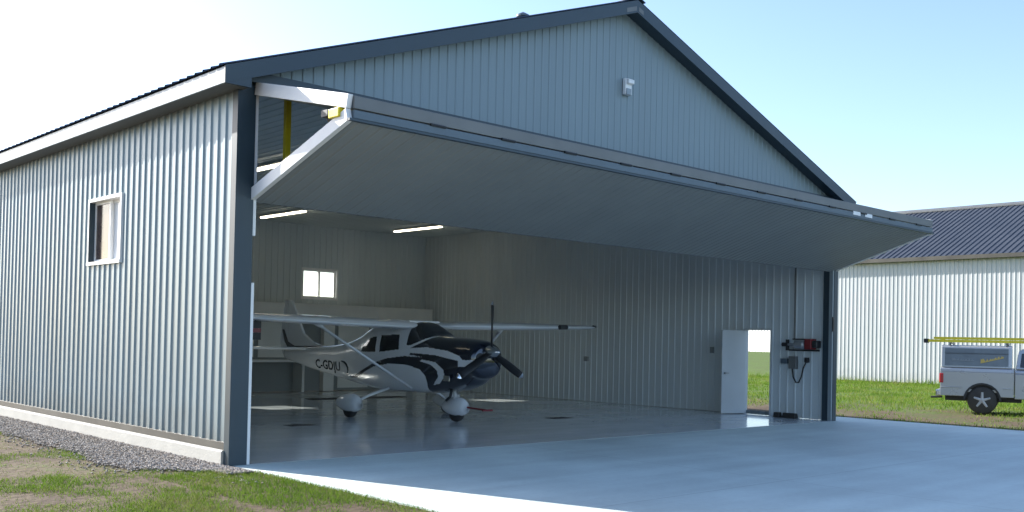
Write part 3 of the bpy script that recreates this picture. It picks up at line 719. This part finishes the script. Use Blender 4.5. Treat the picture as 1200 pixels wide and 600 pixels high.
# propeller
HUB = Vector((CX, 2.97, 1.47))
pr = MB(); pr.lathe([(.13, .10), (.13, .06), (.125, .0), (.11, -.09), (.075, -.17), (.035, -.22), (.01, -.24)], HUB, (0, 1, 0), 24)
prop = pr.build('spinner', M['chrome'], A, smooth=True)
for kk in range(3):
    an = R(0 + 120*kk)
    dirv = Vector((math.sin(an), 0, math.cos(an))); side = Vector((math.cos(an), 0, -math.sin(an)))
    for (a_, b_, mt, nm) in ((.08, .94, M['blade_black'], 'blade'), (.94, 1.03, M['chrome'], 'blade_tip')):
        bl = MB(); n = 10; secs = 9
        for j in range(secs):
            rr = a_+(b_-a_)*j/(secs-1)
            ch = .045 + .04*math.sin(min(1, rr/1.03)*math.pi*.85)**.8 - (.07*max(0, (rr-.93)/.1)**2); tw = R(62-42*rr); tk = .026*(1-.72*rr)
            for q in range(n):
                t = 2*math.pi*q/n; cc, ss = math.cos(t)*ch, math.sin(t)*tk
                p = HUB + dirv*rr + side*(cc*math.cos(tw)-ss*math.sin(tw)) + Vector((0, 1, 0))*(cc*math.sin(tw)+ss*math.cos(tw))
                bl.v.append(tuple(p))
        for j in range(secs-1):
            for q in range(n): bl.f.append((j*n+q, j*n+(q+1) % n, (j+1)*n+(q+1) % n, (j+1)*n+q)); bl.mi.append(0)
        bl.f.append(tuple(range(n))); bl.f.append(tuple((secs-1)*n+q for q in reversed(range(n)))); bl.mi += [0, 0]
        o = bl.build('propeller_' + nm, mt, A, smooth=True)
# landing gear
def pant(x, y, wheel_r, L, hw, hh):
    w = MB(); secs = []
    for j in range(15):
        t = j/14; yy = y - L*.42 + L*t
        r = math.sin(math.pi*min(1, t**.75))**.6 if 0 < t < 1 else 0.02
        r = max(r, .03); secs.append((yy, hw*r, hh*r))
    n = 16; zc = wheel_r + .085
    for yy, a_, b_ in secs:
        for q in range(n):
            t = 2*math.pi*q/n; zz = math.sin(t)*b_
            w.v.append((x+math.cos(t)*a_, yy, zc + zz*(1 if zz > 0 else .75)))
    for j in range(len(secs)-1):
        for q in range(n): w.f.append((j*n+q, j*n+(q+1) % n, (j+1)*n+(q+1) % n, (j+1)*n+q)); w.mi.append(0)
    w.f.append(tuple(range(n))); w.f.append(tuple((len(secs)-1)*n+q for q in range(n))); w.mi += [0, 0]
    o = w.build('wheel_fairing', M['plane_white'], A, smooth=True)
    k = MB(); k.lathe([(wheel_r*.75, -.075), (wheel_r*.97, -.06), (wheel_r, -.02), (wheel_r, .02), (wheel_r*.97, .06), (wheel_r*.75, .075)], (x, y, wheel_r+.002), (1, 0, 0), 24); k.build('wheel', M['black'], A, smooth=True)
    return o
for s in (-1, 1):
    pant(CX+s*1.34, 5.95, .20, .98, .155, .235)
    w = MB(); w.tube([(CX+s*.50, 5.75, .62), (CX+s*.95, 5.82, .47), (CX+s*1.30, 5.92, .30)], [.075, .06, .045], 10, flat=.5, up=(0, 1, 0)); w.build('gear_leg', M['plane_white'], A, smooth=True)
pant(CX, 4.02, .20, .86, .16, .235)
w = MB(); w.tube([(CX, 4.10, .75), (CX, 4.04, .40)], [.05, .045], 12); w.tube([(CX-.09, 4.02, .46), (CX+.09, 4.02, .46)], .05, 10); w.build('nose_strut', M['plane_white'], A, smooth=True)
w = MB(); w.tube([(CX, 3.97, .42), (CX, 3.97, .56), (CX, 4.04, .66)], .02, 8); w.build('torque_link', M['steel'], A)
# tow bar and tag
w = MB(); w.tube([(CX-.11, 3.95, .33), (CX+.02, 3.62, .31), (CX+.03, 3.1, .29)], .02, 8); w.tube([(CX+.12, 3.95, .33), (CX+.02, 3.62, .31)], .02, 8); w.tube([(CX-.10, 3.09, .29), (CX+.16, 3.09, .29)], .02, 8)
tag(w.build('tow_bar', M['red']), 'dark red tow bar attached to the nose wheel of the aeroplane', 'tow bar')
t = thing('warning_flag', 'red and black streamer hanging below the left hand wing near the door jamb', 'flag', (3.22, 5.3, 1.72))
w = MB(); w.box(3.10, 3.34, 5.29, 5.305, 1.84, 1.98); w.box(3.21, 3.23, 5.29, 5.3, 1.98, 2.06); w.build('dark_band', M['black'], t)
w = MB(); w.box(3.10, 3.34, 5.29, 5.305, 1.76, 1.838); w.build('red_band', M['red'], t)
w = MB(); w.box(3.10, 3.34, 5.29, 5.305, 1.62, 1.758); w.build('dark_band', M['black'], t)
w = MB(); w.box(8.3, 11.4, 11.3, 11.75, .003, .018); tag(w.build('rubber_mat', M['black'], bevel=.004), 'long dark rubber mat lying on the floor behind the aeroplane', 'mat')

# ------------------------------------------------------------------ right wall fittings
XW = WX - .06
o_ = thing('door_opener', 'black and dark red electric door winch bolted to the right wall beside the jamb', 'door opener', (XW, .75, 1.75))
w = MB(); w.tube([(XW-.15, 1.12, 1.76), (XW-.15, .62, 1.76)], .035, 12); w.build('drive_shaft', M['steel'], o_)
w = MB(); w.lathe([(.10, 0), (.11, .02), (.11, .22), (.08, .26)], (XW-.15, .90, 1.76), (0, -1, 0), 18); w.build('gearbox', M['steel'], o_)
w = MB(); w.box(XW-.28, XW-.03, .42, .60, 1.65, 1.90); w.build('motor', M['red'], o_, bevel=.02)
w = MB(); w.box(XW-.26, XW-.05, .28, .415, 1.69, 1.86); w.build('motor_cap', M['dark'], o_, bevel=.02)
w = MB(); w.box(XW-.05, XW+.02, .35, 1.15, 1.61, 1.645); w.box(XW-.05, XW+.02, .45, 1.05, 1.88, 1.905); w.build('mounting_bracket', M['dark'], o_)
w = MB(); w.tube([(XW-.15, 1.12, 1.76), (XW-.15, 1.26, 1.76)], .05, 12); w.box(XW-.2, XW-.1, 1.10, 1.14, 1.62, 1.88); w.build('hand_crank', M['black'], o_)
o_ = thing('control_box', 'grey electrical control box with looped cable below the door winch', 'control box', (XW, 1.0, 1.35))
w = MB(); w.box(XW-.10, XW+.02, .92, 1.12, 1.18, 1.48); w.build('case', M['panel_edge'], o_, bevel=.012)
w = MB(); w.box(XW-.07, XW+.02, 1.18, 1.36, 1.30, 1.42); w.build('switch_plate', M['panel_blue'], o_, bevel=.01)
w = MB(); w.box(XW-.06, XW+.02, .62, .72, 1.34, 1.46); w.build('outlet', M['dark'], o_, bevel=.01)
w = MB(); w.tube([(XW-.06, 1.04, 1.2), (XW-.07, 1.0, .98), (XW-.07, .93, .86), (XW-.07, .85, .86), (XW-.07, .78, 1.0), (XW-.06, .74, 1.2), (XW-.05, .66, 1.38)], .018, 8); w.build('cable', M['black'], o_, smooth=True)
w = MB(); w.tube([(XW-.0, 1.02, 1.9), (XW-.0, 1.02, ZC)], .022, 8)
tag(w.build('conduit_pipe', M['panel_edge']), 'thin vertical conduit running up the right wall from the winch', 'conduit')
w = MB(); w.box(WX-.19, WX-.122, -.05, -.032, 2.08, 2.42); w.box(WX-.18, WX-.13, -.062, -.05, 2.12, 2.38); tag(w.build('limit_switch', M['dark'], bevel=.004), 'narrow black box fixed high on the right door jamb', 'switch box')
w = MB(); w.box(XW-.03, XW+.03, 3.36, 3.47, 1.50, 1.66); w.box(XW-.045, XW-.03, 3.40, 3.43, 1.56, 1.60); tag(w.build('light_switch', M['part_dark'], bevel=.006), 'small light switch plate on the wall left of the side door', 'switch')
w = MB(); w.box(XW-.04, XW+.03, 7.75, 7.90, 1.16, 1.30); w.box(XW-.05, XW-.04, 7.79, 7.86, 1.19, 1.27); tag(w.build('wall_outlet', M['part_dark'], bevel=.006), 'grey outlet box on the right wall under the far wing tip', 'outlet')
for yy, L_, lab in ((.98, .34, 'longer black wheel chock on the floor against the right wall'), (1.32, .15, 'short black wheel chock on the floor nearer the side door')):
    w = MB(); w.prism([(-.09, 0), (.09, 0), (.05, .12), (-.05, .12)], yy-L_/2, yy+L_/2, lambda p, q, tt: (XW-.22+p, tt, q+.004)); tag(w.build('wheel_chock', M['black'], bevel=.01), lab, 'chock', 'chocks by the right wall')
for cx_, cy_, lab in ((9.88, 3.65, 'dark floor drain grate to the right of the propeller'), (3.95, 4.75, 'dark floor drain grate left of the near main wheel')):
    w = MB(); w.box(cx_-.30, cx_+.30, cy_-.16, cy_+.16, .003, .008)
    for q in range(9): w.box(cx_-.27+q*.06, cx_-.25+q*.06, cy_-.14, cy_+.14, .008, .012)
    tag(w.build('floor_drain', M['dark']), lab, 'floor drain', 'floor drains')

# ------------------------------------------------------------------ neighbouring shed
Nn = thing('storage_shed', 'long pale corrugated metal shed with a slate blue roof across the grass', 'shed', (49, 2, 0))
NX, NZ, NR, NRX, NY0, NY1 = 45.0, 6.55, 9.95, 53.0, -30.0, 18.2
w = MB(); ribbed(w, NY0, NY1, .23, lambda u, d, z: (NX-d, u, z), -.05, NZ, h=.020, wb=.09, wt=.04); w.build('side_wall', M['neigh'], Nn)
w = MB(); ribbed(w, NX, 2*NRX-NX, .30, lambda u, d, z: (u, NY1+d, z), -.05, lambda u: NR-abs(u-NRX)*(NR-NZ)/(NRX-NX)-.05, h=.03, extra=(NRX,)); w.build('end_wall', M['neigh'], Nn)
for sgn in (-1, 1):
    w = MB(); sl_ = (NR-NZ)/(NRX-NX)
    ribbed(w, NY0-.3, NY1+.3, .31, lambda u, d, t, sgn=sgn: (NRX+sgn*t, u, NR-t*sl_+.06+d), 0.0, NRX-NX+.4, h=.045, wb=.10, wt=.04); w.build('roof', M['neighroof'], Nn)
w = MB(); w.box(NX-.42, NX-.38, NY0-.3, NY1+.3, NZ-.26, NZ-.06); w.build('fascia', M['wood'], Nn)
w = MB(); w.box(NX-.38, NX-.04, NY0-.3, NY1+.3, NZ-.24, NZ-.20); w.build('soffit', M['wood'], Nn)
w = MB(); w.prism([(-.3, -.1), (0, .05), (.3, -.1), (.3, -.02), (0, .14), (-.3, -.02)], NY0-.3, NY1+.3, lambda p, q, t: (NRX+p, t, NR+.06+q)); w.build('ridge_cap', M['panel_edge'], Nn)

# a far white building beyond the field, seen through the open side door
FB = thing('field_building', 'distant white building on the horizon seen through the open side door', 'building', (262, 174, 0))
w = MB(); FA = Matrix.Translation((262, 174, 0)) @ Matrix.Rotation(R(-8), 4, 'Z')
def fbp(mb): mb.v = [tuple(FA @ Vector(v)) for v in mb.v]; return mb
ribbed(w, -34, 34, 1.2, lambda u, d, z: (-d, u, z), -.4, 8.2, h=.08, wb=.4, wt=.2); fbp(w).build('wall', M['white'], FB)
w = MB(); w.prism([(-.6, 8.1), (9, 11.5), (18.6, 8.1), (18, 8.0), (9, 11.2), (0, 8.0)], -34.5, 34.5, lambda p, q, t: (p, t, q)); fbp(w).build('roof', M['neighroof'], FB)
w = MB()
for u in (-34, 34): w.poly([(0.05, u, -.4), (18, u, -.4), (18, u, 8.1), (9, u, 11.3), (0.05, u, 8.1)])
w.quad((18, -34, -.4), (18, 34, -.4), (18, 34, 8.1), (18, -34, 8.1)); fbp(w).build('end_wall', M['white'], FB)

# ------------------------------------------------------------------ pickup truck (local: +x forward, y left, wheel contact near side rear at origin)
HDG = R(160); fwd = Vector((math.sin(HDG), math.cos(HDG), 0))
TR = thing('pickup_truck', 'silver pickup truck with a grey windowed bed canopy parked on the grass', 'pickup truck', (22.9, -.31, -.09), math.atan2(fwd.y, fwd.x))
TM = Matrix.Translation(TR.location) @ Matrix.Rotation(TR.rotation_euler.z, 4, 'Z')
SHIFT = 0.0
def tpart(mb, name, mt, parent=None, **k):
    mb.v = [tuple(TM @ Vector((v[0]+SHIFT, v[1], v[2]))) for v in mb.v]
    return mb.build(name, mt, parent or TR, **k)
TW = 1.92    # width; near side is local y=0 .. far side y=TW (heading left)
Y0, Y1 = .02, TW
def side_arch(x0, x1, zlo, ztop, wheels, r):
    pts = [(x0, zlo)]
    for wx in wheels:
        a0 = math.asin(max(-1, min(1, (zlo-.40)/r)))
        for k in range(13):
            t = math.pi - a0 - (math.pi-2*a0)*k/12
            pts.append((wx+math.cos(t)*r, .40+math.sin(t)*r))
    pts += [(x1, zlo), (x1, ztop), (x0, ztop)]
    return pts
# bed
w = MB(); pts = side_arch(-1.10, .80, .50, 1.19, [0.0], .46)
w.prism(pts, Y0, Y0+.06, lambda p, q, t: (p, t, q)); w.prism(pts, Y1-.06, Y1, lambda p, q, t: (p, t, q))
for ya_, yb_ in ((Y0, Y0+.06), (Y1, Y1-.06)): w.prism([(ya_, 1.19), (ya_+(yb_-ya_)*.25, 1.27), (ya_+(yb_-ya_)*.7, 1.30), (yb_, 1.30), (yb_, 1.19)], -1.10, .80, lambda p, q, t: (t, p, q))
w.box(-1.08, .78, Y0+.06, Y1-.06, .62, .70); w.box(-1.10, -1.04, Y0+.06, Y1-.06, .62, 1.29); w.box(.72, .78, Y0+.06, Y1-.06, .62, 1.29)
bed = tpart(w, 'bed', M['truck'], bevel=.025)
for xa, xb in ((-1.09, -.52), (.52, .79)):
    w = MB(); w.prism([(0.02,.0),(.0,.02),(.0,.06),(.02,.08)], xa, xb, lambda p, q, t: (t, Y0-.012+p*.6, .72+q*.5)); tpart(w, 'side_moulding', M['truck'], bed)
for wx in (0.0,):
    w = MB()
    for k in range(12):
        t0, t1 = math.pi*(k/12)*1.0, math.pi*((k+1)/12)
        P_ = [(wx+math.cos(t)*rr, .40+math.sin(t)*rr) for t, rr in ((t0,.44),(t1,.44),(t1,.49),(t0,.49))]
        w.prism(P_, Y0-.02, Y0+.07, lambda p, q, t: (p, t, q))
    tpart(w, 'wheel_arch', M['dark'], bed)
    w = MB(); w.box(-.62, .62, Y0+.07, Y0+.32, .45, 1.0); tpart(w, 'wheel_well', M['black'], bed)
for yy0, yy1 in ((Y0-.012, Y0+.16), (Y1-.16, Y1+.012)):
    w = MB(); w.box(-1.12, -1.01, yy0, yy1, .86, 1.14); tpart(w, 'tail_light', M['taillight'], bed, bevel=.02)
w = MB(); w.box(-1.22, -1.06, Y0+.02, Y1-.02, .48, .66); tpart(w, 'rear_bumper', M['chrome'], TR, bevel=.03)
w = MB(); w.tube([(-1.1, .95, .42), (-1.42, .95, .40)], .03, 8); w.box(-1.0, 1.0, .6, 1.3, .34, .48); tpart(w, 'tow_hitch', M['dark'], TR)
# canopy
w = MB(); w.prism([(Y0+.03, 1.305), (Y0+.10, 1.90), (Y0+.20, 1.95), (Y1-.20, 1.95), (Y1-.10, 1.90), (Y1-.03, 1.305)], -1.08, .75, lambda p, q, t: (t, p, q)); cap = tpart(w, 'bed_canopy', M['truck'], TR, bevel=.02)
for sy in (0, 1):
    w = MB(); yb = lambda z: (Y0+.03+(z-1.305)*.1176-.008) if sy == 0 else (Y1-.03-(z-1.305)*.1176+.008)
    w.prism([(-.99, 1.36), (.66, 1.36), (.66, 1.86), (-.99, 1.86)], 0, .012, lambda p, q, t: (p, yb(q)+(t if sy == 0 else -t), q)); cw = tpart(w, 'canopy_window', M['capwin'], cap)
    w = MB()
    w.prism([(-.99, 1.70), (.66, 1.70), (.66, 1.73), (-.99, 1.73)], 0, .01, lambda p, q, t: (p, yb(q)+(-.004 if sy == 0 else .004), q+t*0)); tpart(w, 'window_bar', M['logo_grey'], cw)
    # worn vinyl lettering reads only as smears: yellow on the right, grey on the left
    sg = -1 if sy == 0 else 1
    def smear(x0, x1, z0, z1, ht, mt_):
        w = MB(); up_, dn_ = [], []
        for q in range(25):
            t = q/24; hh_ = ht*(.6+.4*math.sin(q*2.1)+.25*math.sin(q*4.7))
            if q < 4: hh_ = ht*1.4
            dn_.append((x0+(x1-x0)*t, z0+(z1-z0)*t)); up_.append((x0+(x1-x0)*t, z0+(z1-z0)*t+max(.02, hh_)))
        w.prism(dn_+up_[::-1], 0, .003, lambda p, q, t: (p, yb(q)+sg*(.004+t), q)); tpart(w, 'vinyl_stripe', mt_, cw)
    smear(-.05, .54, 1.44, 1.60, .08, M['logo_yellow']); smear(-.80, -.22, 1.50, 1.50, .06, M['logo_grey'])
# cab
SHIFT = -.49
w = MB(); pts = side_arch(1.31, 4.35, .46, 1.17, [3.55], .46)
w.prism(pts, Y0, Y0+.10, lambda p, q, t: (p, t, q)); w.prism(pts, Y1-.10, Y1, lambda p, q, t: (p, t, q))
for ya_, yb_ in ((Y0, Y0+.10), (Y1, Y1-.10)): w.prism([(ya_, 1.17), (ya_+(yb_-ya_)*.2, 1.25), (ya_+(yb_-ya_)*.5, 1.28), (yb_, 1.28), (yb_, 1.17)], 1.31, 4.35, lambda p, q, t: (t, p, q))
w.box(1.33, 4.33, Y0+.10, Y1-.10, .62, 1.0); w.box(3.25, 4.33, Y0+.1, Y1-.1, 1.0, 1.26); w.box(1.31, 1.40, Y0+.10, Y1-.10, 1.0, 1.28)
cab = tpart(w, 'cab_body', M['truck'], TR, bevel=.03)
w = MB(); Pr = [(1.33, 1.285), (1.40, 1.80), (1.52, 1.88), (2.35, 1.90), (2.55, 1.84), (3.20, 1.29)]
def cabx(p, q, t): # taper inward with height
    k = (q-1.285)*.22; return (p, (Y0+.03+k) if t == 0 else (Y1-.03-k), q)
w.prism(Pr, 0, 1, cabx); tpart(w, 'cab_roof', M['truck'], cab, bevel=.03)
for t_ in (0, 1):
    sg = -1 if t_ == 0 else 1
    w = MB(); w.prism([(1.72, 1.33), (1.74, 1.79), (2.34, 1.81), (2.88, 1.36)], 0, 1, lambda p, q, t: (p, cabx(p, q, t_)[1]+sg*(.001+.008*t), q)); tpart(w, 'door_window', M['tint'], cab)
    w = MB(); w.prism([(1.44, 1.36), (1.48, 1.74), (1.64, 1.77), (1.62, 1.34)], 0, 1, lambda p, q, t: (p, cabx(p, q, t_)[1]+sg*(.001+.008*t), q)); tpart(w, 'rear_quarter_window', M['tint'], cab)
    yb_ = Y0 if t_ == 0 else Y1
    w = MB(); w.box(1.78, 1.98, min(yb_, yb_+sg*.025), max(yb_, yb_+sg*.025), 1.08, 1.12); tpart(w, 'door_handle', M['black'], cab)
    w = MB(); w.box(2.60, 2.75, min(yb_, yb_+sg*.22), max(yb_, yb_+sg*.22), 1.32, 1.52); tpart(w, 'mirror', M['black'], cab, bevel=.02)
w = MB(); w.quad((2.58, Y0+.2, 1.845), (3.19, Y0+.10, 1.31), (3.19, Y1-.10, 1.31), (2.58, Y1-.2, 1.845)); 
w.v = [(x+.012, y, z+.012) for x, y, z in w.v]; tpart(w, 'windshield', M['tint'], cab)
w = MB(); w.box(4.33, 4.45, Y0+.03, Y1-.03, .45, .66); tpart(w, 'front_bumper', M['chrome'], TR, bevel=.03)
for yy in (Y0+.05, Y1-.35):
    w = MB(); w.box(4.34, 4.37, yy, yy+.30, .95, 1.15); tpart(w, 'headlight', M['glass'] if False else M['fascia'], cab, bevel=.01)
w = MB(); w.box(4.34, 4.37, .5, 1.42, .8, 1.18); tpart(w, 'grille', M['dark'], cab)
# wheels
SHIFT = 0.0
for wx in (0.0, 3.06):
    for yy, sg in ((.03, -1), (TW-.03, 1)):
        w = MB(); w.lathe([(.24, .02), (.36, .0), (.395, .05), (.40, .12), (.395, .2), (.36, .25), (.24, .24)], (wx, yy, .40), (0, -sg, 0), 30, 0, False)
        wh = tpart(w, 'wheel', M['tyre'], TR, smooth=True)
        w = MB(); w.lathe([(.245, .03), (.25, .012), (.225, .012), (.215, .05), (.05, .06)], (wx, yy, .40), (0, -sg, 0), 30)
        w.lathe([(.235, .02), (.22, .045), (.10, .05), (.01, .05)], (wx, yy, .40), (0, -sg, 0), 30)
        for q in range(5):
            an = 2*math.pi*q/5+.3; d_ = Vector((math.cos(an), 0, math.sin(an)))
            w.tube([Vector((wx, yy-sg*.025, .40))+d_*.03, Vector((wx, yy-sg*.02, .40))+d_*.225], [.05, .035], 8, flat=.6)
        w.lathe([(.06, .0), (.05, -.01), (.01, -.02)], (wx, yy-sg*.01, .40), (0, -sg, 0), 16)
        tpart(w, 'rim', M['alloy'], wh, smooth=False)
# ladder on the canopy (its own thing)
LD = thing('extension_ladder', 'yellow fibreglass ladder lying lengthwise on top of the truck canopy', 'ladder', tuple(TM @ Vector((0, .35, 1.97))), TR.rotation_euler.z)
for yy in (.22, .62):
    w = MB(); w.box(-1.45, 2.9, yy-.02, yy+.02, 2.03, 2.10); w.box(-1.30, 3.0, yy-.015, yy+.015, 2.112, 2.18); w.box(-1.1, -1.02, yy-.018, yy+.018, 2.03, 2.17); w.box(2.6, 2.68, yy-.018, yy+.018, 2.03, 2.17); w.v = [tuple(TM @ Vector(v)) for v in w.v]; w.build('rail', M['yellow'], LD)
for q in range(15):
    w = MB(); w.tube([(-1.35+q*.30, .24, 2.10), (-1.35+q*.30, .60, 2.10)], .016, 8); w.v = [tuple(TM @ Vector(v)) for v in w.v]; w.build('rung', M['steel'], LD)
for yy in (.22, .62):
    w = MB(); w.box(-1.57, -1.45, yy-.03, yy+.03, 2.0, 2.12); w.v = [tuple(TM @ Vector(v)) for v in w.v]; w.build('rubber_foot', M['black'], LD)
for xx in (-.85, .62):
    w = MB(); w.box(xx-.03, xx+.03, .15, TW-.15, 1.985, 2.025)
    for yy in (.18, TW-.18): w.box(xx-.025, xx+.025, yy-.025, yy+.025, 1.93, 1.985)
    tpart(w, 'roof_rack', M['panel_edge'], TR)
